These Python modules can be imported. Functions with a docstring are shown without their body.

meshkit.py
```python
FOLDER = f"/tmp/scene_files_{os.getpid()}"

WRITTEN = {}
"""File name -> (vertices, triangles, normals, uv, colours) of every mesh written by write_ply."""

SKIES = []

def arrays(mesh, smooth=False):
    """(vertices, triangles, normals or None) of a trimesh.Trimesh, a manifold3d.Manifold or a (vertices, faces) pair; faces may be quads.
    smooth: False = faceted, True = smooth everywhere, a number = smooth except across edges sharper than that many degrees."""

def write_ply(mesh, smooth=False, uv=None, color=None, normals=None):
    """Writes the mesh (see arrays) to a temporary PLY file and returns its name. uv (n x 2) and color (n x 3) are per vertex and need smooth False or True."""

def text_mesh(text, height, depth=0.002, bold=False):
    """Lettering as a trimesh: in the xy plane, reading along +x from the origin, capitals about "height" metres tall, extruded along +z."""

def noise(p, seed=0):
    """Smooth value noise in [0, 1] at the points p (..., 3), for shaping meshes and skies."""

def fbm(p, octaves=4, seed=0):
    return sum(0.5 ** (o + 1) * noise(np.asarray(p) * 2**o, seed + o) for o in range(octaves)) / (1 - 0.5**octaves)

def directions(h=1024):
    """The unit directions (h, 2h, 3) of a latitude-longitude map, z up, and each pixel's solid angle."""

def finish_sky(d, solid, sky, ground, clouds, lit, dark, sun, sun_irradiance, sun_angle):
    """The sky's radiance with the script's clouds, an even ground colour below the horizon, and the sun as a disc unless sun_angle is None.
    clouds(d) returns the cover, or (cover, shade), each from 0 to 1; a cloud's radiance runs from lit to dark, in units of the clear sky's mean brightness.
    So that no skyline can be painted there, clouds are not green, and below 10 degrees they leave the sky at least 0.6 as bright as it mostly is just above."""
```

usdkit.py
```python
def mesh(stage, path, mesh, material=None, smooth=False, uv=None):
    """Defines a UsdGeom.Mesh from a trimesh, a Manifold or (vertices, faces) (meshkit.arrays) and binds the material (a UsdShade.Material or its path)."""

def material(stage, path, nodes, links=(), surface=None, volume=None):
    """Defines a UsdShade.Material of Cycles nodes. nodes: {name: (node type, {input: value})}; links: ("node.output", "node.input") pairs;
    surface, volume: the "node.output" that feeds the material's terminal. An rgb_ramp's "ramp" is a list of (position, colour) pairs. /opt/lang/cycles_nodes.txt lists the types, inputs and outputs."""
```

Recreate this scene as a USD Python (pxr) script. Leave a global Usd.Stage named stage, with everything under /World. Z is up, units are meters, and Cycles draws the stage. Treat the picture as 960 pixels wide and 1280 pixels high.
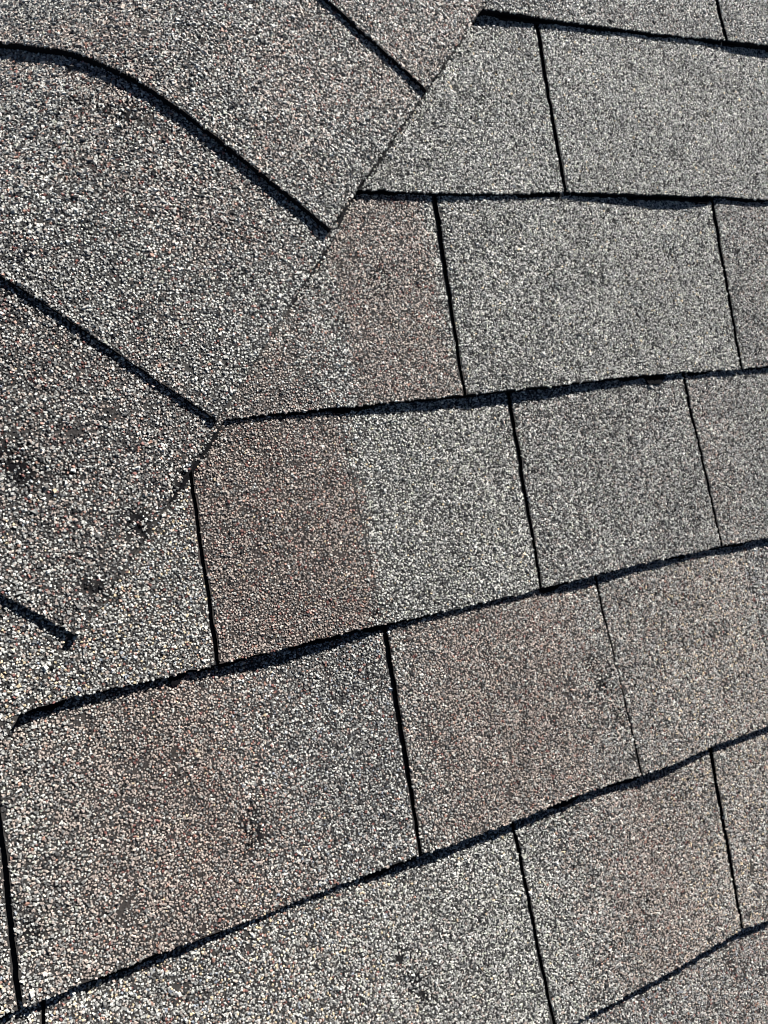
import math
import numpy as np
import meshkit, usdkit
from pxr import Usd, UsdGeom, UsdLux, UsdShade, Gf, Sdf, Vt

stage = Usd.Stage.CreateInMemory()
UsdGeom.SetStageUpAxis(stage, UsdGeom.Tokens.z)
UsdGeom.SetStageMetersPerUnit(stage, 1.0)
stage.SetDefaultPrim(UsdGeom.Xform.Define(stage, "/World").GetPrim())
UsdGeom.Scope.Define(stage, "/World/Looks")

# ------------------------------------------------------------------ roof frame
# Roof plane frame: x along the courses, y up the slope, z out of the roof.
PITCH = math.radians(27.6)
EAVE_Z = 4.2
cp, sp = math.cos(PITCH), math.sin(PITCH)
A = np.array([[1, 0, 0], [0, cp, -sp], [0, sp, cp]])          # roof frame -> world


def to_world(p):
    return A @ np.asarray(p, float) + [0, 0, EAVE_Z]


# ------------------------------------------------------------------ camera
CAM = np.array([-0.22965, -0.51681, 0.47645])
R = np.array([[0.888304, -0.181755, 0.42176], [-0.150243, -0.98283, -0.107106], [0.433986, 0.031776, -0.900359]])
cam = UsdGeom.Camera.Define(stage, "/World/camera")
ax, ay, az, ap = A @ R[0], A @ -R[1], A @ -R[2], to_world(CAM)
cam.AddTransformOp().Set(Gf.Matrix4d(*ax, 0, *ay, 0, *az, 0, *ap, 1))
cam.CreateHorizontalApertureAttr(36.0)
cam.CreateVerticalApertureAttr(48.0)
cam.CreateFocalLengthAttr(36.0 * 1025.74 / 960)
cam.CreateClippingRangeAttr(Gf.Vec2f(0.02, 5000))
cam.CreateExposureAttr(1.52)

# ------------------------------------------------------------------ sun and sky
SUN_EL = math.radians(31)                                       # above the roof's surface
s_roof = np.array([math.cos(SUN_EL) * 0.64, math.cos(SUN_EL) * 0.768, math.sin(SUN_EL)])
sun = A @ (s_roof / np.linalg.norm(s_roof))
elev, rot = math.asin(sun[2]), math.atan2(sun[0], sun[1])
usdkit.material(stage, "/World/Looks/sky_look", {
    "sky": ("sky_texture", {"sky_type": "single_scattering", "sun_disc": False, "sun_elevation": elev, "sun_rotation": rot,
            "altitude": 1500.0, "air_density": 0.22, "aerosol_density": 0.08}),
    "bg": ("background_shader", {"strength": 0.05})},
    [("sky.color", "bg.color")], surface="bg.background")
dome = UsdLux.DomeLight.Define(stage, "/World/sky")
UsdShade.MaterialBindingAPI.Apply(dome.GetPrim()).Bind(UsdShade.Material.Get(stage, "/World/Looks/sky_look"))
dome.GetPrim().SetCustomDataByKey("kind", "structure")
dl = UsdLux.DistantLight.Define(stage, "/World/sun")
dl.CreateNormalizeAttr(True)
dl.CreateIntensityAttr(1.25)
dl.CreateAngleAttr(0.5)
dl.CreateColorAttr(Gf.Vec3f(1.0, 0.962, 0.895))
zx = sun / np.linalg.norm(sun)
xx = np.cross([0, 0, 1], zx); xx /= np.linalg.norm(xx)
yx = np.cross(zx, xx)
dl.AddTransformOp().Set(Gf.Matrix4d(*xx, 0, *yx, 0, *zx, 0, 0, 0, 0, 1))

# ------------------------------------------------------------------ materials
# one asphalt shingle material: the mesh carries each grain's own colour; a fine cell pattern adds mineral mottling
usdkit.material(stage, "/World/Looks/asphalt_shingle", {
    "tint": ("attribute", {"attribute": "grain"}),
    "pos": ("texture_coordinate", {}),
    "tbw": ("rgb_to_bw", {}),
    "gloss": ("rgb_ramp", {"ramp": [(0.0, (0.02, 0.02, 0.02)), (0.05, (0.04, 0.04, 0.04)), (0.14, (0.4, 0.4, 0.4)), (1.0, (0.5, 0.5, 0.5))]}),
    "gbw": ("rgb_to_bw", {}),
    "cell": ("voronoi_texture", {"scale": 620.0, "feature": "f1"}),
    "ramp": ("rgb_ramp", {"ramp": [(0.0, (0.72, 0.72, 0.72)), (0.5, (1.0, 1.0, 1.0)), (1.0, (1.3, 1.27, 1.22))]}),
    "bw": ("rgb_to_bw", {}),
    "mul": ("vector_math", {"math_type": "multiply"}),
    "bump": ("bump", {"strength": 0.35, "distance": 0.0006}),
    "p": ("principled_bsdf", {"roughness": 0.62}),
}, [("tint.color", "tbw.color"), ("tbw.val", "gloss.fac"), ("gloss.color", "gbw.color"), ("gbw.val", "p.specular_ior_level"), ("pos.object", "cell.vector"), ("cell.color", "bw.color"), ("bw.val", "ramp.fac"),
    ("tint.color", "mul.vector1"), ("ramp.color", "mul.vector2"), ("mul.vector", "p.base_color"),
    ("cell.distance", "bump.height"), ("bump.normal", "p.normal")], surface="p.BSDF")
LOOK = UsdShade.Material.Get(stage, "/World/Looks/asphalt_shingle")
# the roof beyond the shingles that are laid one by one: courses and tabs in the material
usdkit.material(stage, "/World/Looks/far_shingles", {
    "pos": ("texture_coordinate", {}),
    "brick": ("brick_texture", {"scale": 1.0, "brick_width": 0.24, "row_height": 0.143, "mortar_size": 0.003, "offset": 0.37,
                                "color1": (0.20, 0.19, 0.18), "color2": (0.15, 0.13, 0.12), "mortar": (0.015, 0.015, 0.017)}),
    "cell": ("voronoi_texture", {"scale": 620.0}),
    "bw": ("rgb_to_bw", {}),
    "ramp": ("rgb_ramp", {"ramp": [(0.0, (0.25, 0.25, 0.25)), (0.6, (1.0, 1.0, 1.0)), (1.0, (2.0, 1.95, 1.9))]}),
    "mul": ("vector_math", {"math_type": "multiply"}),
    "bump": ("bump", {"strength": 0.8, "distance": 0.001}),
    "p": ("principled_bsdf", {"roughness": 0.8}),
}, [("pos.object", "brick.vector"), ("pos.object", "cell.vector"), ("cell.color", "bw.color"), ("bw.val", "ramp.fac"),
    ("brick.color", "mul.vector1"), ("ramp.color", "mul.vector2"), ("mul.vector", "p.base_color"),
    ("cell.distance", "bump.height"), ("bump.normal", "p.normal")], surface="p.BSDF")
usdkit.material(stage, "/World/Looks/lawn", {
    "pos": ("texture_coordinate", {}),
    "n": ("noise_texture", {"scale": 1.4, "detail": 6.0}),
    "ramp": ("rgb_ramp", {"ramp": [(0.3, (0.035, 0.055, 0.018)), (0.7, (0.08, 0.10, 0.035))]}),
    "p": ("principled_bsdf", {"roughness": 0.9}),
}, [("pos.object", "n.vector"), ("n.fac", "ramp.fac"), ("ramp.color", "p.base_color")], surface="p.BSDF")

# ------------------------------------------------------------------ survey of the roof (millimetres in the roof frame)
COURSES = {   # the lower edge of each course
 0: [(150, 0), (500, 1)],
 1: [(156.2,-144.4),(181.6,-143.8),(206.1,-144.7),(258.9,-145.2),(309.6,-145.0),(364.1,-144.1),(403.0,-142.2),(464.4,-141.1)],
 2: [(24.7,-285.2),(48.2,-285.3),(81.3,-286.3),(149.4,-285.6),(199.6,-282.8),(280.2,-283.8),(339.0,-283.5),(376.7,-283.5),(395.8,-285.3),(422.9,-285.6)],
 3: [(-95.8,-429.5),(-73.3,-429.3),(-25.5,-429.0),(18.6,-429.5),(58.9,-430.0),(76.4,-429.4),(116.6,-429.5),(164.6,-429.5),(203.0,-428.4),(248.1,-428.9),(285.5,-429.9),(348.8,-432.1),(381.0,-431.8)],
 4: [(-228.4,-572.0),(-205.1,-569.9),(-184.5,-570.2),(-149.9,-571.0),(-122.1,-570.6),(-99.4,-570.7),(-65.2,-570.1),(-29.4,-569.4),(-12.7,-570.5),(8.8,-570.8),(49.8,-571.3),(84.3,-571.6),(109.7,-570.9),(155.1,-570.9),(207.0,-570.2),(250.6,-571.1),(288.1,-571.2),(340.3,-573.4)],
 5: [(-259.9,-716.2),(-241.4,-717.0),(-221.8,-715.5),(-201.6,-715.9),(-180.5,-715.5),(-158.6,-715.5),(-126.3,-716.2),(-93.2,-715.2),(-58.8,-715.2),(-29.0,-715.5),(-2.6,-716.7),(51.1,-717.4),(96.3,-716.2),(131.8,-716.7),(168.9,-719.0),(192.3,-719.8),(236.6,-717.8),(298.7,-718.3)],
 6: [(66.7,-857.3),(108.3,-858.3),(158.6,-857.7),(207.3,-856.1),(233.1,-854.9),(258.6,-858.2)],
 7: [(-300, -1001), (300, -1000)],
}
STEP = {      # how far each course's lower edge stands above the course below
 0: [(150, 4), (500, 4)],
 1: [(181.6,8.2),(226.8,5.1),(273.0,5.2),(309.6,3.9),(364.1,4.0),(393.2,6.6),(423.0,7.9),(464.4,8.0)],
 2: [(25.9,5.0),(60.5,4.8),(81.3,4.8),(149.4,3.6),(199.6,4.8),(238.8,6.8),(266.0,6.9),(268.5,8.8),(352.0,8.6),(357.5,5.5),(422.9,4.4)],
 3: [(-94.8,3.0),(-73.3,3.5),(-21.5,4.4),(-19.9,6.2),(-1.3,7.4),(18.6,6.0),(48.9,7.1),(81.0,8.6),(116.6,8.8),(152.1,7.8),(189.8,6.6),(229.3,6.8),(245.7,5.5),(247.3,9.6),(260.6,9.6),(264.8,6.0),(288.1,4.7),(345.1,4.3),(381.0,5.4)],
 4: [(-226.4,7.1),(-206.3,8.7),(-205.1,6.0),(-184.5,6.5),(-151.2,4.2),(-149.9,8.3),(-145.4,8.3),(-139.9,5.9),(-120.2,8.9),(-99.3,9.5),(-56.8,8.9),(-16.1,6.9),(-10.4,5.1),(8.8,4.2),(49.8,3.8),(84.3,4.4),(106.9,4.9),(114.0,9.0),(160.3,7.7),(207.0,6.3),(248.1,7.5),(252.3,4.8),(282.8,7.1),(309.6,9.5),(340.3,6.2)],
 5: [(-259.9,5.8),(-241.4,4.9),(-220.6,5.4),(-194.6,8.1),(-173.2,7.7),(-150.9,6.8),(-126.3,3.6),(-93.2,4.2),(-58.8,4.3),(-56.7,9.0),(-21.6,11.0),(7.4,7.6),(51.1,9.2),(73.0,8.6),(100.6,11.0),(117.3,6.2),(156.2,11.0),(173.5,9.9),(205.2,8.0),(236.6,6.6),(298.7,6.8)],
 6: [(66.7,5.5),(108.3,6.7),(158.6,9.0),(207.3,10.4),(258.6,8.4)],
 7: [(-300, 4), (300, 4)],
}
# tabs of each course: joints from left to right as (x at the lower edge, x at the upper edge, gap there below, mid, above)
W = (2.6, 2.5, 2.8)
JOINTS = {
 1: [(60, 60, *W), (410.7, 405.5, 4.6, 4.6, 4.6), (640, 640, *W), (850, 850, *W)],
 2: [(-100, -100, *W), (199.2, 207.8, 3.6, 3.8, 4.4), (497, 500, *W), (730, 730, *W)],
 3: [(-200, -200, *W), (76.7, 84.9, 2.6, 3.8, 4.4), (348.9, 359.5, 2.8, 3.6, 4.0), (600, 600, *W)],
 4: [(-340, -340, *W), (-122.3, -117.0, 3.4, 3.2, 3.2), (-14.8, -17.5, 0.5, 0.2, 0.2), (109.3, 118.2, 2.8, 4.4, 4.4), (287.3, 286.8, 2.6, 3.0, 3.8), (520, 520, *W)],
 5: [(-470, -470, *W), (-250.9, -243.1, 3.6, 3.6, 3.0), (-18.0, -12.8, 3.0, 4.4, 4.4), (165.5, 162.8, 2.6, 1.3, 3.0), (315.2, 317.3, 0.3, 0.2, 0.2), (540, 540, *W)],
 6: [(-520, -520, *W), (-250.8, -240.3, *W), (54.1, 56.0, 3.2, 3.6, 3.8), (231.2, 240.4, 3.0, 4.2, 4.6), (470, 470, *W)],
 7: [(-400, -400, *W), (-120, -120, *W), (330, 330, *W)],
}
# the hip: direction up the hip, direction across it (away from this slope), offset of the caps' near edge
HD = np.array([0.66319855, 0.74844351]); HN = np.array([-HD[1], HD[0]]); HO = -0.2105
CAP_EDGES = [42.0, -101.6, -238.5, -387.8, -532.0, -676.0]     # lower edge of each cap, mm along the hip
CAPE = np.array(CAP_EDGES) * 1e-3
CAP_STEP = [4.5, 3.6, 5.0, 3.2, 3.6, 4.0]
CAP_SIDE = [(0, 0), (1.0, -2.4), (4.4, 0.6), (-1.0, -1.0), (-0.4, -5.0), (1.0, 2.6)]   # near edge: mm across, at the lower and the upper end

# ------------------------------------------------------------------ grain colours
PAL = {"black": (.034, .034, .036), "char": (.09, .09, .091), "grey": (.20, .20, .197), "pale": (.38, .38, .365), "white": (.445, .443, .425),
       "tan": (.43, .35, .24), "wine": (.15, .072, .066), "rust": (.235, .14, .112), "mauve": (.236, .200, .184), "rose": (.33, .286, .257), "blue": (.17, .19, .225), "moss": (.29, .30, .262)}
NAMES = list(PAL); RGB = np.array([PAL[k] for k in NAMES])


def mix(**w):
    v = np.array([w.get(k, 0.0) for k in NAMES]); return v / v.sum()


TONES = {
 "pale_grey": mix(black=.07, char=.12, grey=.30, pale=.30, white=.05, moss=.09, tan=.01),
 "soft_grey": mix(black=.08, char=.15, grey=.34, pale=.25, white=.03, moss=.04, mauve=.09),
 "cap_grey": mix(wine=.018, black=.08, char=.15, grey=.33, pale=.28, white=.06, mauve=.06, rust=.02, moss=.03),
 "brown": mix(black=.05, char=.10, grey=.09, mauve=.50, rose=.15, wine=.05, rust=.05, pale=.03, tan=.01),
 "warm": mix(black=.05, char=.10, grey=.12, mauve=.38, rose=.22, wine=.03, rust=.03, pale=.09, white=.01),
 "slate": mix(wine=.025, black=.09, char=.18, grey=.31, blue=.04, pale=.21, white=.04, mauve=.10, rust=.015),
 "cap_mauve": mix(wine=.035, black=.11, char=.19, grey=.25, mauve=.18, pale=.17, rose=.05, white=.03, rust=.03),
 "taupe": mix(black=.07, char=.13, grey=.25, mauve=.20, rose=.11, pale=.18, white=.02, rust=.015, moss=.02),
 "beige": mix(black=.06, char=.11, grey=.20, pale=.20, rose=.24, mauve=.12, tan=.05, white=.03, wine=.015),
 "speckled": mix(wine=.025, black=.07, char=.12, grey=.27, pale=.26, white=.055, rose=.04, tan=.06, rust=.03, blue=.03, mauve=.08),
}
TK = list(TONES); TW = np.cumsum(np.array([TONES[k] for k in TK]), 1); TAVG = np.array([TONES[k] @ RGB for k in TK])
# tone along each course: (x mm, tone)
RUN = {
 1: [(150, "soft_grey"), (400, "soft_grey"), (410, "soft_grey"), (600, "pale_grey")],
 2: [(20, "pale_grey"), (400, "pale_grey")],
 3: [(-120, "soft_grey"), (-60, "warm"), (-10, "cap_grey"), (0, "warm"), (70, "warm"), (79, "pale_grey"), (350, "pale_grey"), (356, "soft_grey"), (500, "taupe")],
 4: [(-260, "speckled"), (-122, "speckled"), (-119, "brown"), (-24, "brown"), (-8, "pale_grey"), (105, "pale_grey"), (112, "soft_grey"), (284, "soft_grey"), (288, "taupe"), (345, "soft_grey"), (500, "soft_grey")],
 5: [(-300, "speckled"), (-240, "taupe"), (-190, "warm"), (-140, "brown"), (-70, "slate"), (-18, "slate"), (-15, "taupe"), (20, "warm"), (110, "warm"), (158, "taupe"), (163, "taupe"), (166, "taupe"), (230, "beige"), (306, "beige"), (326, "slate"), (500, "slate")],
 6: [(-300, "speckled"), (-120, "speckled"), (-20, "soft_grey"), (50, "pale_grey"), (57, "pale_grey"), (110, "taupe"), (165, "warm"), (230, "beige"), (238, "beige"), (300, "beige"), (400, "pale_grey")],
 7: [(-200, "slate"), (100, "slate"), (400, "warm")],
}
CAPRUN = ["cap_grey", "soft_grey", "soft_grey", "cap_grey", "cap_mauve", "speckled"]
# worn spots where grains are lost: roof x, y (mm), radius, strength
SPOTS = [(-119, -243, 6, .55), (-129, -238, 4, .5), (-112, -236, 3, .45), (-154, -483, 8, .85), (-150, -489, 3, .8), (-180, -515, 4, .8), (-186, -511, 3, .8), (-176, -522, 2.5, .7), (-118, -671, 6, .5), (-121, -664, 4, .45), (-115, -657, 3, .4), (-36, -789, 7, .65), (-41, -772, 5, .55), (-31, -801, 5, .5),
         (-121, -458, 4, .95), (-127, -464, 3, .8), (158, -673, 5, .4), (143, -632, 4, .45), (149, -650, 6, .3), (-239, -682, 5, .4), (162, -704, 3, .9), (-209, -446, 9, .35), (-214, -438, 6, .35), (-183, -450, 5, .35), (139, -214, 7, .18),
         (228, -720, 5, .2), (149, -807, 6, .25), (-19, -564, 3, .5), (300, -330, 9, .12), (170, -345, 8, .14), (30, -345, 8, .16)]
SP = np.array(SPOTS) * [1e-3, 1e-3, 1e-3, 1]

E = 0.143
rng = np.random.default_rng(71)
QUAD = np.array([(-178, -179), (477, -97), (238, -929), (-261, -720)]) * 1e-3        # the stretch of roof that is laid grain by grain
QC = QUAD.mean(0); QUAD = QC + (QUAD - QC) * 1.09


def grained(x, y):
    ok = np.ones(np.shape(x), bool)
    for i in range(4):
        a, b = QUAD[i], QUAD[(i + 1) % 4]
        ok &= (b[0] - a[0]) * (y - a[1]) - (b[1] - a[1]) * (x - a[0]) < 0
    return ok


def cap_grained(x, y):
    """the caps' far wings fall away from this slope and show further out"""
    return grained(x + .075, y - .03) | grained(x, y)


GX = np.linspace(-0.6, 1.0, 3201)


def table(rows):
    a = np.array(sorted(rows), float) * 1e-3
    return np.interp(GX, a[:, 0], a[:, 1])


def wob(x, k, size, seed):
    """a line's small unevenness"""
    p = np.stack([np.asarray(x) / size, np.full(np.shape(x), k * 7.3), np.zeros(np.shape(x))], -1)
    return meshkit.fbm(p, 3, seed) - 0.5


def eased(a, n):
    ker = np.exp(-0.5 * (np.arange(-3 * n, 3 * n + 1) / n) ** 2); ker /= ker.sum()
    return np.convolve(np.pad(a, 3 * n, "edge"), ker, "valid")


def stepped(k, seed):
    """short runs of slightly different length along the lower layer's edge, metres"""
    g = np.random.default_rng(seed + k); x, out = GX[0], np.zeros(len(GX))
    while x < GX[-1]:
        n = g.uniform(.008, .05); out[(GX >= x) & (GX < x + n)] = g.choice([0, 0, .0006, .0012, .0020], p=[.3, .2, .2, .2, .1]); x += n
    return out


EDGE = {k: eased(table(v), 14) + 0.0009 * wob(GX, k, 0.006, 5) + 0.0019 * wob(GX, k, 0.0019, 6) for k, v in COURSES.items()}
BASE, DIP = {}, {}
for k, v in STEP.items():
    h = table(v)
    low = np.array([h[max(0, i - 30):i + 31].min() for i in range(len(h))])
    ker = np.exp(-0.5 * (np.arange(-90, 91) / 30.0) ** 2); ker /= ker.sum()
    low = np.maximum(low - .0003, .0018)
    BASE[k] = np.minimum(np.convolve(np.pad(low, 90, "edge"), ker, "valid"), h)
    DIP[k] = h - BASE[k]


def scuff(x, y):
    """the face is roughened where it is worn"""
    out = np.zeros_like(x)
    for sx, sy, r, q in SP:
        d = np.hypot(x - sx, y - sy) / r
        near = d < 2
        if near.any():
            n = meshkit.fbm(np.stack([x[near] / .0055, y[near] / .0055, np.full(near.sum(), sx * 50)], -1), 2, 71) - .5
            out[near] += .005 * q * n * np.exp(-d[near] ** 2)
    return out


def course_z(r, x, y, fine=True):
    """height of course r's face in the roof frame"""
    lo, hi = np.interp(x, GX, EDGE[r]), np.interp(x, GX, EDGE[r - 1])
    t = (y - lo) / np.maximum(hi - lo, 0.05)
    z = -np.interp(x, GX, BASE[r - 1]) * t
    body = np.clip(4 * t * (1 - t), 0, 1)
    z = z + 0.0016 * (meshkit.fbm(np.stack([x / .05, y / .05, np.full_like(x, r * 3.1)], -1), 2, 11) - .5) * body
    if fine:
        z = z + scuff(x, y)
        z = z + 0.0013 * (meshkit.fbm(np.stack([x / .009, y / .009, np.full_like(x, r)], -1), 2, 12) - .5) * np.clip(body * 3, .3, 1)
    return z


# ------------------------------------------------------------------ grains
def grains(P, N, size, rgb, g):
    """One crushed-stone grain (a chipped block) at each point P with normal N: four-sided low down on the roof, where the stones show largest, else three-sided."""
    V, F, C, at = [], [], [], 0
    near = np.hypot(P[:, 0] + .20, P[:, 1] + .56) < .27
    for sides, on in ((4, near), (3, ~near)):
        p, nn, sz = P[on], N[on], size[on]
        n = len(p)
        if not n:
            continue
        a = g.uniform(0, 2 * np.pi, n)
        nn = nn + g.normal(0, .19, (n, 3)); nn /= np.linalg.norm(nn, axis=1, keepdims=True)
        T = np.stack([np.cos(a), np.sin(a), np.zeros(n)], 1); T -= nn * (T * nn).sum(1, keepdims=True); T /= np.linalg.norm(T, axis=1, keepdims=True)
        B = np.cross(nn, T)
        ang = (np.arange(sides) * np.pi * 2 / sides)[None] + g.uniform(-.33, .33, (n, sides))
        low = sz[:, None] * (g.uniform(1.0, 1.35, (n, sides)) if sides == 3 else g.uniform(.85, 1.15, (n, sides)))
        top = low * (g.uniform(.55, .9, (n, sides)) if sides == 3 else g.uniform(.5, .78, (n, sides)))
        long = g.uniform(.85, 1.25, n)[:, None]
        zt = (sz * g.uniform(.42, .82, n))[:, None] * g.uniform(.75, 1.2, (n, sides))
        loc = np.zeros((n, 2 * sides, 3))
        loc[:, :sides, 0], loc[:, :sides, 1], loc[:, :sides, 2] = np.cos(ang) * low * long, np.sin(ang) * low / long, -.4 * sz[:, None]
        loc[:, sides:, 0], loc[:, sides:, 1], loc[:, sides:, 2] = np.cos(ang + .2) * top * long, np.sin(ang + .2) * top / long, zt
        V.append((p[:, None] + loc[..., :1] * T[:, None] + loc[..., 1:2] * B[:, None] + loc[..., 2:] * nn[:, None]).reshape(-1, 3))
        f = [(sides, sides + i, sides + i + 1) for i in range(1, sides - 1)]
        for i in range(sides):
            j = (i + 1) % sides
            f += [(i, j, sides + j), (i, sides + j, sides + i)]
        F.append((np.arange(n)[:, None, None] * 2 * sides + np.array(f)[None]).reshape(-1, 3) + at)
        C.append(np.repeat(rgb[on], 2 * sides, 0))
        at += n * 2 * sides
    return np.vstack(V), np.vstack(F), np.vstack(C)


def tone_pick(pos, tones, x, y, g):
    """a tone for each grain: the run of tones along the course, its borders uneven"""
    px = np.array([p for p, _ in tones]) * 1e-3; ti = np.array([TK.index(t) for _, t in tones])
    q = pos + 0.012 * (meshkit.fbm(np.stack([x / .02, y / .02, np.zeros_like(x)], -1), 3, 31) - .5)
    j = np.clip(np.searchsorted(px, q) - 1, 0, len(px) - 2) if len(px) > 1 else np.zeros(len(q), int)
    if len(px) == 1:
        return np.full(len(q), ti[0])
    w = np.clip((q - px[j]) / np.maximum(px[j + 1] - px[j], 1e-6), 0, 1)
    return np.where(g.uniform(0, 1, len(q)) < w, ti[j + 1], ti[j])


def grain_colour(t, x, y, g):
    u = g.uniform(0, 1, len(t))
    c = np.minimum((u[:, None] > TW[t]).sum(1), len(NAMES) - 1)
    drift = 1 + 0.28 * (meshkit.fbm(np.stack([x / .035, y / .035, np.full_like(x, 2.)], -1), 3, 41) - .5)
    return RGB[c] * (g.lognormal(0, .12, len(t)) * drift)[:, None]


def across(x, y):
    return (x * HN[0] + y * HN[1]) - HO


def bare_edge(x, y):
    """the cut line of the caps that stand clear of the slope"""
    s, w = x * HD[0] + y * HD[1], across(x, y)
    out = np.zeros(len(x))
    for k, lo, up in ((1, -.1016, .02), (2, -.2385, -.1016), (3, -.30, -.2385), (4, -.445, -.3878)):
        a, b = np.array(CAP_SIDE[k]) * 1e-3
        t = (s - CAPE[k]) / (CAPE[k - 1] - CAPE[k])
        out[(s > lo) & (s < up) & (np.abs(w - a - (b - a) * t) < .0045)] = 1
    return out


def worn(x, y):
    """0 where the face is sound, 1 in the middle of a worn spot or along a bare cap edge: there the asphalt itself shows"""
    out = np.zeros(len(x))
    for sx, sy, r, q in SP:
        out = np.maximum(out, np.exp(-(np.hypot(x - sx, y - sy) / (1.1 * r)) ** 2))
    return np.clip(np.maximum(out * 1.4, bare_edge(x, y)), 0, .98)


def tarred(rgb, x, y, g):
    """some of the stones left in a worn spot are stained with asphalt"""
    u = g.uniform(0, 1, len(x))
    p = np.zeros(len(x))
    for sx, sy, r, q in SP:
        p = np.maximum(p, q * np.exp(-(np.hypot(x - sx, y - sy) / r) ** 2))
    return np.where((u < p * .45)[:, None], rgb * .22, rgb)


def sown(x, y, g):
    """which grains are still there: worn spots and small bald pits are missing some"""
    keep = g.uniform(0, 1, len(x)) > 0.01
    rag = meshkit.fbm(np.stack([x / .0034, y / .0034, np.zeros_like(x)], -1), 3, 51)
    loss = np.clip((meshkit.fbm(np.stack([x / .011, y / .011, np.ones_like(x)], -1), 3, 52) - .74) * 5, 0, .5)
    for sx, sy, r, s in SP:
        d = np.hypot(x - sx, y - sy) / r
        near = d < 2
        loss[near] = np.maximum(loss[near], min(.78, 1.15 * s) * np.exp(-d[near] ** 2 * .8) * np.clip(rag[near] * 6 - 2.3, 0, 1.15))
    return keep & (g.uniform(0, 1, len(x)) > loss)


def lattice(x0, x1, y0, y1, step, g):
    nx, ny = int((x1 - x0) / step) + 2, int((y1 - y0) / (step * .87)) + 2
    i, j = np.meshgrid(np.arange(nx), np.arange(ny))
    x = x0 + (i + .5 * (j % 2)) * step; y = y0 + j * step * .87
    return (x + g.uniform(-.42, .42, x.shape) * step).ravel(), (y + g.uniform(-.42, .42, y.shape) * step).ravel()


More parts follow.
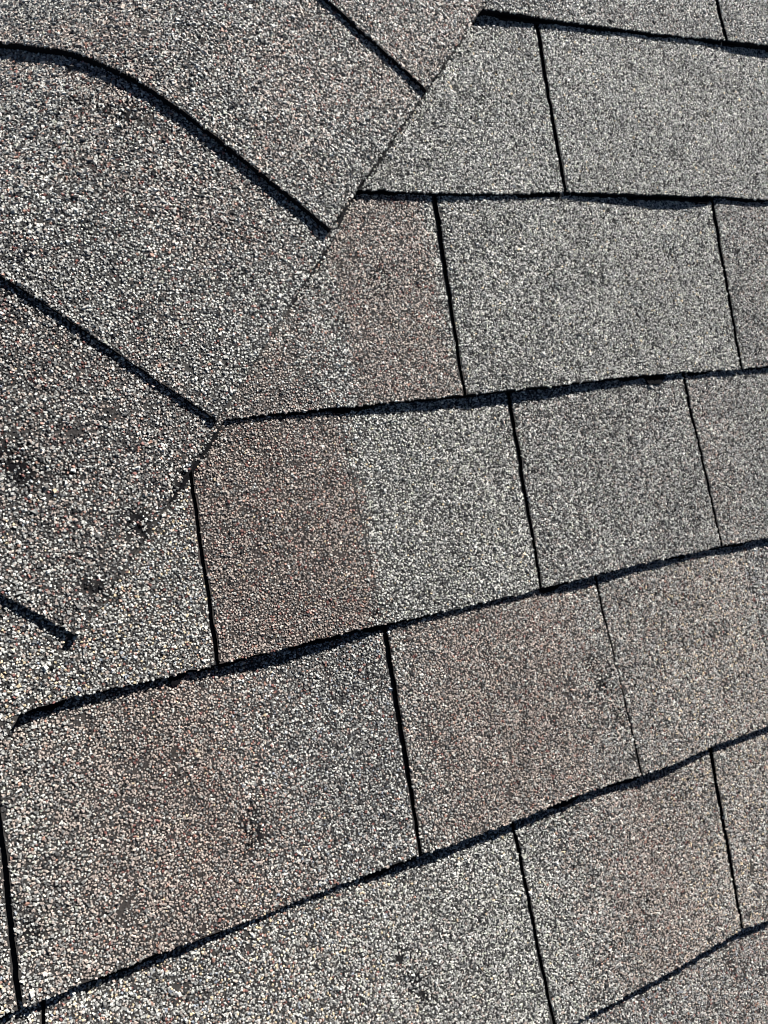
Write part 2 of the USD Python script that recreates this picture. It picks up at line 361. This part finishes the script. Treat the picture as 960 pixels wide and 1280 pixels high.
# ------------------------------------------------------------------ bodies
def slab(surf, a0, a1, b0, b1, thick, cell):
    """A sheet between a0(b)..a1(b) and b0(a)..b1(a): surf(a, b) gives the top, thick(a, b) its thickness. Returns vertices, faces, (a, b) of the top, kind (1 = top)."""
    bm = np.linspace(0, 1, max(3, int((b1[1] - b0[1]) / cell) + 1)); n = len(bm)
    width = a1(np.array([b0[1]]))[0] - a0(np.array([b0[1]]))[0]
    am = np.linspace(0, 1, max(3, int(width / cell) + 1)); m = len(am)
    Bn = b0[1] + bm * (b1[1] - b0[1])
    left, right = a0(Bn), a1(Bn)
    a = left[None] + am[:, None] * (right - left)[None]
    lo, hi = b0[0](a[:, 0]), b1[0](a[:, -1])
    b = lo[:, None] + bm[None] * (hi - lo)[:, None]
    top = surf(a.ravel(), b.ravel())
    bot = surf(a.ravel(), b.ravel(), -thick(a.ravel(), b.ravel()))
    idx = np.arange(m * n).reshape(m, n)
    q = np.stack([idx[:-1, :-1], idx[1:, :-1], idx[1:, 1:], idx[:-1, 1:]], -1).reshape(-1, 4)
    f = [q[:, [0, 1, 2]], q[:, [0, 2, 3]]]
    k = m * n
    f += [q[:, [0, 2, 1]] + k, q[:, [0, 3, 2]] + k]
    ring = np.r_[idx[:-1, 0], idx[-1, :-1], idx[:0:-1, -1], idx[0, :0:-1]]
    nxt = np.roll(ring, -1)
    s0 = 2 * k; r = len(ring)
    rt, rb = np.arange(r) + s0, np.arange(r) + s0 + r            # own vertices for the cut edge: it is bare asphalt
    f += [np.stack([rt, rb, np.roll(rb, -1)], 1), np.stack([rt, np.roll(rb, -1), np.roll(rt, -1)], 1)]
    V = np.vstack([top, bot, top[ring], bot[ring]])
    kind = np.r_[np.ones(k), np.zeros(k + 2 * r)]
    return V, np.vstack(f), a.ravel(), b.ravel(), kind


used = {}


def numbered(path):
    n = used.get(path, 0); used[path] = n + 1
    return path if n == 0 else f"{path}_{n:03d}"


def put(path, V, F, C, look=LOOK, label=None):
    m = UsdGeom.Mesh.Define(stage, numbered(path))
    m.CreatePointsAttr(Vt.Vec3fArray.FromNumpy(np.ascontiguousarray(V, np.float32)))
    m.CreateFaceVertexCountsAttr(Vt.IntArray.FromNumpy(np.full(len(F), 3, np.int32)))
    m.CreateFaceVertexIndicesAttr(Vt.IntArray.FromNumpy(np.ascontiguousarray(F, np.int32).ravel()))
    m.CreateSubdivisionSchemeAttr("none")
    if C is not None:
        UsdGeom.PrimvarsAPI(m).CreatePrimvar("grain", Sdf.ValueTypeNames.Color3fArray, "vertex").Set(Vt.Vec3fArray.FromNumpy(np.ascontiguousarray(C, np.float32)))
    UsdShade.MaterialBindingAPI.Apply(m.GetPrim()).Bind(look)
    if label:
        m.GetPrim().SetCustomDataByKey("label", label)
    return m


BARE = np.array([.004, .004, .005])


def body_colour(kind, x, y, tone, grained=grained):
    c = np.tile(BARE, (len(kind), 1))
    far = ~grained(x, y)
    k = len(x)
    c[:k][far] = TAVG[tone[far]]
    c[:k][~far] = BARE + (.12 * (1 - worn(x[~far], y[~far])))[:, None] * TAVG[tone[~far]]
    return c


def normals_of(surf, a, b, d=4e-4):
    p = surf(a, b)
    n = np.cross(surf(a + d, b) - p, surf(a, b + d) - p)
    return p, n / np.linalg.norm(n, axis=1, keepdims=True)


# ------------------------------------------------------------------ the roof
roof = UsdGeom.Xform.Define(stage, "/World/roof")
roof.AddTranslateOp().Set(Gf.Vec3d(0, 0, EAVE_Z))
roof.AddRotateXOp().Set(math.degrees(PITCH))
roof.GetPrim().SetCustomDataByKey("label", "weathered grey and brown asphalt shingle roof with capped hip, seen from close above")
roof.GetPrim().SetCustomDataByKey("category", "roof")
roof.GetPrim().SetCustomDataByKey("kind", "thing")

STEP_G = 0.00146
TAB_LABEL = {(4, 1): "brown shingle tab beside the hip caps", (4, 2): "pale grey shingle tab joined to the brown one", (5, 2): "brown shingle tab with a grey right edge"}


def max_gap(g, r):
    return np.maximum(g - (.0004 if r < 4 else .0010), .0001)


def beside_cap(x, y):
    """the bare line along the near edge of some caps"""
    s, w = x * HD[0] + y * HD[1], across(x, y)
    out = np.zeros(len(x), bool)
    for k, (lo, up, wl, wu) in {1: (-.1016, .0, 1.2, 1.1), 2: (-.2385, -.1016, 1.9, .7), 3: (-.3878, -.2385, .15, .8), 4: (-.532, -.3878, .5, 2.2), 5: (-.62, -.532, .7, .9)}.items():
        t = (s - lo) / (up - lo)
        a, b = np.array(CAP_SIDE[k]) * 1e-3
        edge = a + (b - a) * (s - CAPE[k]) / (CAPE[k - 1] - CAPE[k])
        wide = (wl + (wu - wl) * t) * 1e-3 * np.clip(.75 + 1.6 * (wob(s, k, .011, 91) + .1), 0.1, 1.5)
        out |= (t >= 0) & (t <= 1) & (w < edge + .001) & (w > edge - .0004 - wide)
    return out


for r, joints in JOINTS.items():
    for i in range(len(joints) - 1):
        JL, JR = (np.array(j) * 1e-3 for j in joints[i:i + 2])
        y_lo, y_hi = -r * E, -(r - 1) * E

        def side(J, s, r=r, y_lo=y_lo):
            def at(y):
                t = (y - y_lo) / E
                gap = np.interp(t, [0, .25, .5, 1], [J[2], .5 * (J[2] + J[3]), J[3], J[4]])
                return J[0] + (J[1] - J[0]) * t + s * max_gap(gap, r) / 2 + .0017 * wob(y, J[0] * 1e3, .007, 8) + .0006 * wob(y, J[0] * 1e3 + s, .0016, 9)
            return at
        aL0, aR0 = side(JL, 1), side(JR, -1)
        under_cap = lambda y: (y * HN[1] - HO - .082) / -HN[0]          # the course is cut under the hip caps
        aL = lambda y, f=aL0: np.maximum(f(y), under_cap(y))
        aR = lambda y, f=aR0: np.maximum(f(y), under_cap(y) + .002)

        def surf(x, y, dz=0.0, r=r):
            return np.stack([x, y, course_z(r, x, y) + dz], -1)

        def coarse(x, y, dz=0.0, r=r):
            return np.stack([x, y, course_z(r, x, y, True) + dz], -1)
        lo_f = lambda x, r=r: np.interp(x, GX, EDGE[r])
        hi_f = lambda x, r=r: np.interp(x, GX, EDGE[r - 1]) + .045
        thick = lambda x, y, r=r: np.maximum(.0025, np.interp(x, GX, BASE[r] + DIP[r]) + .0006)
        V, F, a, b, kind = slab(coarse, aL, aR, (lo_f, y_lo), (hi_f, y_hi + .045), thick, .005)
        g = np.random.default_rng(1000 * r + i)
        tone = tone_pick(a, RUN[r], a, b, g)
        C = body_colour(kind, a, b, tone)
        # grains on the face that shows
        x, y = lattice(aL(np.array([y_lo, y_hi])).min() - .002, aR(np.array([y_lo, y_hi])).max() + .002, y_lo - .006, y_hi + .012, STEP_G, g)
        ok = (x > aL(y) + .0006) & (x < aR(y) - .0006) & (y > np.interp(x, GX, EDGE[r]) - .0001) & (y < np.interp(x, GX, EDGE[r - 1]) + .008)
        ok &= grained(x, y) & (across(x, y) < .022) & ~beside_cap(x, y)
        x, y = x[ok], y[ok]
        ok = sown(x, y, g); x, y = x[ok], y[ok]
        if len(x):
            t = tone_pick(x, RUN[r], x, y, g)
            P, N = normals_of(surf, x, y)
            fineness = np.where(np.isin(t, [TK.index("brown"), TK.index("warm")]), .92, 1.0)
            gv, gf, gc = grains(P, N, STEP_G * .60 * g.lognormal(0.0, .22, len(x)) * fineness, tarred(grain_colour(t, x, y, g), x, y, g), g)
            F = np.vstack([F, gf + len(V)]); V = np.vstack([V, gv]); C = np.vstack([C, gc])
        # the laminate's lower layer, its edge uneven, sticks out a little in places
        out = lambda x, r=r: np.interp(x, GX, EDGE[r]) - np.interp(x, GX, DIP[r]) * 1.35 + .0004 - np.interp(x, GX, stepped(r, 300)) + .0009 * wob(x, r + 70, .005, 27) + .0010 * wob(x, r + 70, .0015, 28)

        def layer(x, y, dz=0.0, r=r):
            h = np.interp(x, GX, BASE[r])
            return np.stack([x, y, np.where(dz == 0, -.5 * h - .0004, -h - .0008) + 0 * y], -1)
        xa, xb = aL(np.array([y_lo]))[0], aR(np.array([y_lo]))[0]
        lv, lf, _, _, _ = slab(layer, lambda y: np.full(len(y), xa), lambda y: np.full(len(y), xb), (out, y_lo - .001), (lambda x, r=r: np.interp(x, GX, EDGE[r]) + .008, y_lo + .008), lambda x, y: np.full(len(x), .001), .0016)
        F = np.vstack([F, lf + len(V)]); V = np.vstack([V, lv]); C = np.vstack([C, np.tile(BARE, (len(lv), 1))])
        put("/World/roof/shingle", V, F, C, label=TAB_LABEL.get((r, i)))
    # the strip that the tabs of this course are laminated onto: it closes the joints
    bx0, bx1 = joints[0][0] * 1e-3, joints[-1][0] * 1e-3
    strip = lambda x, y, dz=0.0, r=r: np.stack([x, y, course_z(r, x, y, False) + dz - .0034], -1)
    V, F, a, b, kind = slab(strip, lambda y: np.maximum(bx0, under_cap(y)), lambda y: np.full(len(y), bx1), (lambda x, r=r: np.interp(x, GX, EDGE[r]) + .003, y_lo + .003), (lambda x, r=r: np.interp(x, GX, EDGE[r - 1]) + .03, y_hi + .03), lambda x, y: np.full(len(x), .0012), .008)
    put("/World/roof/backing_strip", V, F, np.tile([.035, .034, .034], (len(V), 1)))

# ------------------------------------------------------------------ hip caps, folded over the hip
WS = np.linspace(-.02, .40, 841)
B0, B1, BEND = 0.0893, 0.2240, 0.7775
uu = np.clip((WS - B0) / (B1 - B0), 0, 1); TH = BEND * uu * uu * (3 - 2 * uu)
LAT = np.cumsum(np.cos(TH)) * (WS[1] - WS[0]); DROP = np.cumsum(np.sin(TH)) * (WS[1] - WS[0])
LAT -= np.interp(0, WS, LAT); DROP -= np.interp(0, WS, DROP)
for k, s_lo in enumerate(CAPE):
    s_up = CAPE[k - 1] if k else s_lo + E
    hstep = CAP_STEP[k] * 1e-3
    w_lo, w_up = np.array(CAP_SIDE[k]) * 1e-3

    def cap_surf(w, s, dz=0.0, s_lo=s_lo, s_up=s_up, hstep=hstep, k=k):
        t = (s - s_lo) / (s_up - s_lo)
        z = .0024 + hstep * (1 - t) - .0013 * np.clip(1 - w / .014, 0, 1) * (1 - .5 * np.clip(1 - t, 0, 1))
        body = np.clip(4 * t * (1 - t), 0, 1)
        z = z + .0022 * (meshkit.fbm(np.stack([w / .05, s / .05, np.full_like(w, k * 5.)], -1), 2, 21) - .5) * body
        z = z + .0015 * (meshkit.fbm(np.stack([w / .009, s / .009, np.full_like(w, k + .5)], -1), 2, 22) - .5) * np.clip(body * 3, .3, 1)
        lt = np.interp(w, WS, LAT) + HO
        z = z + dz + scuff(s * HD[0] + lt * HN[0], s * HD[1] + lt * HN[1])
        th, la, dr = np.interp(w, WS, TH), np.interp(w, WS, LAT), np.interp(w, WS, DROP)
        lat = la + np.sin(th) * z + HO
        return np.stack([s * HD[0] + lat * HN[0], s * HD[1] + lat * HN[1], np.cos(th) * z - dr], -1)
    lo_c = lambda w, s_lo=s_lo, k=k: s_lo + .0016 * wob(w, k + 30, .008, 15) + .0008 * wob(w, k + 30, .0016, 16)
    hi_c = lambda w, s_up=s_up: np.full(np.shape(w), s_up + .06)
    near = lambda s, s_lo=s_lo, s_up=s_up, k=k: np.clip((s - s_up - .006) * 20, 0, 1) * .012 + w_lo + (w_up - w_lo) * (s - s_lo) / (s_up - s_lo) + .0012 * wob(s, k + 50, .01, 17) + .0014 * wob(s, k + 50, .0022, 18)
    V, F, a, b, kind = slab(cap_surf, near, lambda s: np.full(len(s), .372), (lo_c, s_lo), (hi_c, s_up + .06), lambda w, s, h=hstep: np.full(len(w), max(.0024, h + .0002)), .005)
    F = F[:, ::-1]
    g = np.random.default_rng(9000 + k)

    def cap_tone(w, s, g, k=k):
        names = {1: [(-.11, "soft_grey"), (.1, "soft_grey")], 2: [(0, "soft_grey"), (.2, "soft_grey")]}.get(k)
        q = meshkit.fbm(np.stack([w / .06, s / .06, np.full_like(w, 3.)], -1), 2, 61)
        other = TK.index("speckled" if k >= 4 else "warm")
        return np.where(g.uniform(0, 1, len(w)) < np.clip((q - .45) * (2.2 if k != 4 else 1.2), 0, .7), other, TK.index(CAPRUN[k]))
    px = V[:len(a)]
    tone = cap_tone(a, b, g)
    C = body_colour(kind, px[:, 0], px[:, 1], tone, cap_grained if not 1 <= k <= 3 else (lambda x, y: np.ones(len(x), bool)))
    w, s = lattice(-.008, {2: .368, 3: .36, 4: .25}.get(k, .325), s_lo - .004, s_up + .010, STEP_G * 1.04, g)
    ok = (w > near(s) + (.0006 if 1 <= k <= 3 else .0003)) & (s > lo_c(w) + .0003)
    w, s = w[ok], s[ok]
    P, N = normals_of(cap_surf, w, s)
    N = -N if N[:, 2].mean() < 0 else N
    ok = cap_grained(P[:, 0], P[:, 1]) | (1 <= k <= 3); ok[ok] = sown(P[ok, 0], P[ok, 1], g)
    w, s, P, N = w[ok], s[ok], P[ok], N[ok]
    if len(w):
        t = cap_tone(w, s, g)
        gv, gf, gc = grains(P, N, STEP_G * .63 * g.lognormal(0.0, .24, len(w)), tarred(grain_colour(t, P[:, 0], P[:, 1], g), P[:, 0], P[:, 1], g), g)
        F = np.vstack([F, gf + len(V)]); V = np.vstack([V, gv]); C = np.vstack([C, gc])
    put("/World/roof/cap_shingle", V, F, C)

# ------------------------------------------------------------------ boards under the shingles: both slopes out to the eaves
def deck(poly, z, name, label):
    P = np.array([(x, y, zz + z) for x, y, zz in poly]); n = len(P)
    V = np.vstack([P, P - [0, 0, .012]])
    F = [(0, i, i + 1) for i in range(1, n - 1)] + [(n, n + i + 1, n + i) for i in range(1, n - 1)]
    for i in range(n):
        j = (i + 1) % n; F += [(i, n + i, n + j), (i, n + j, j)]
    put(name, V, np.array(F), None, UsdShade.Material.Get(stage, "/World/Looks/far_shingles"), label)


crest = lambda s: np.r_[s * HD + (HO + .150) * HN, 0.0]
top, bottom = crest(1.6), crest(-2.3)
deck([bottom, (top[0] + 2.2, bottom[1], 0), (top[0] + 2.2, top[1], 0), top], -.055, "/World/roof/roof_deck", None)
# the other slope: its fall line seen in this frame
nrm = A.T @ np.array([-sp, 0, cp])
along = A.T @ np.array([0, -1.0, 0]); down = np.cross(nrm, along); down = down if (A @ down)[2] < 0 else -down
l_bottom, l_top = bottom, top
d_len = (A @ (top - bottom))[2] / -((A @ down)[2])
deck([l_top, l_top + down * d_len, l_bottom], -.055, "/World/roof/roof_deck", None)

# ------------------------------------------------------------------ the ground below
gv = np.array([(-400, -400, 0), (400, -400, 0), (400, 400, 0), (-400, 400, 0)], float)
gm = usdkit.mesh(stage, "/World/ground", (gv, np.array([(0, 1, 2), (0, 2, 3)])), UsdShade.Material.Get(stage, "/World/Looks/lawn"))
gm.GetPrim().SetCustomDataByKey("kind", "structure")
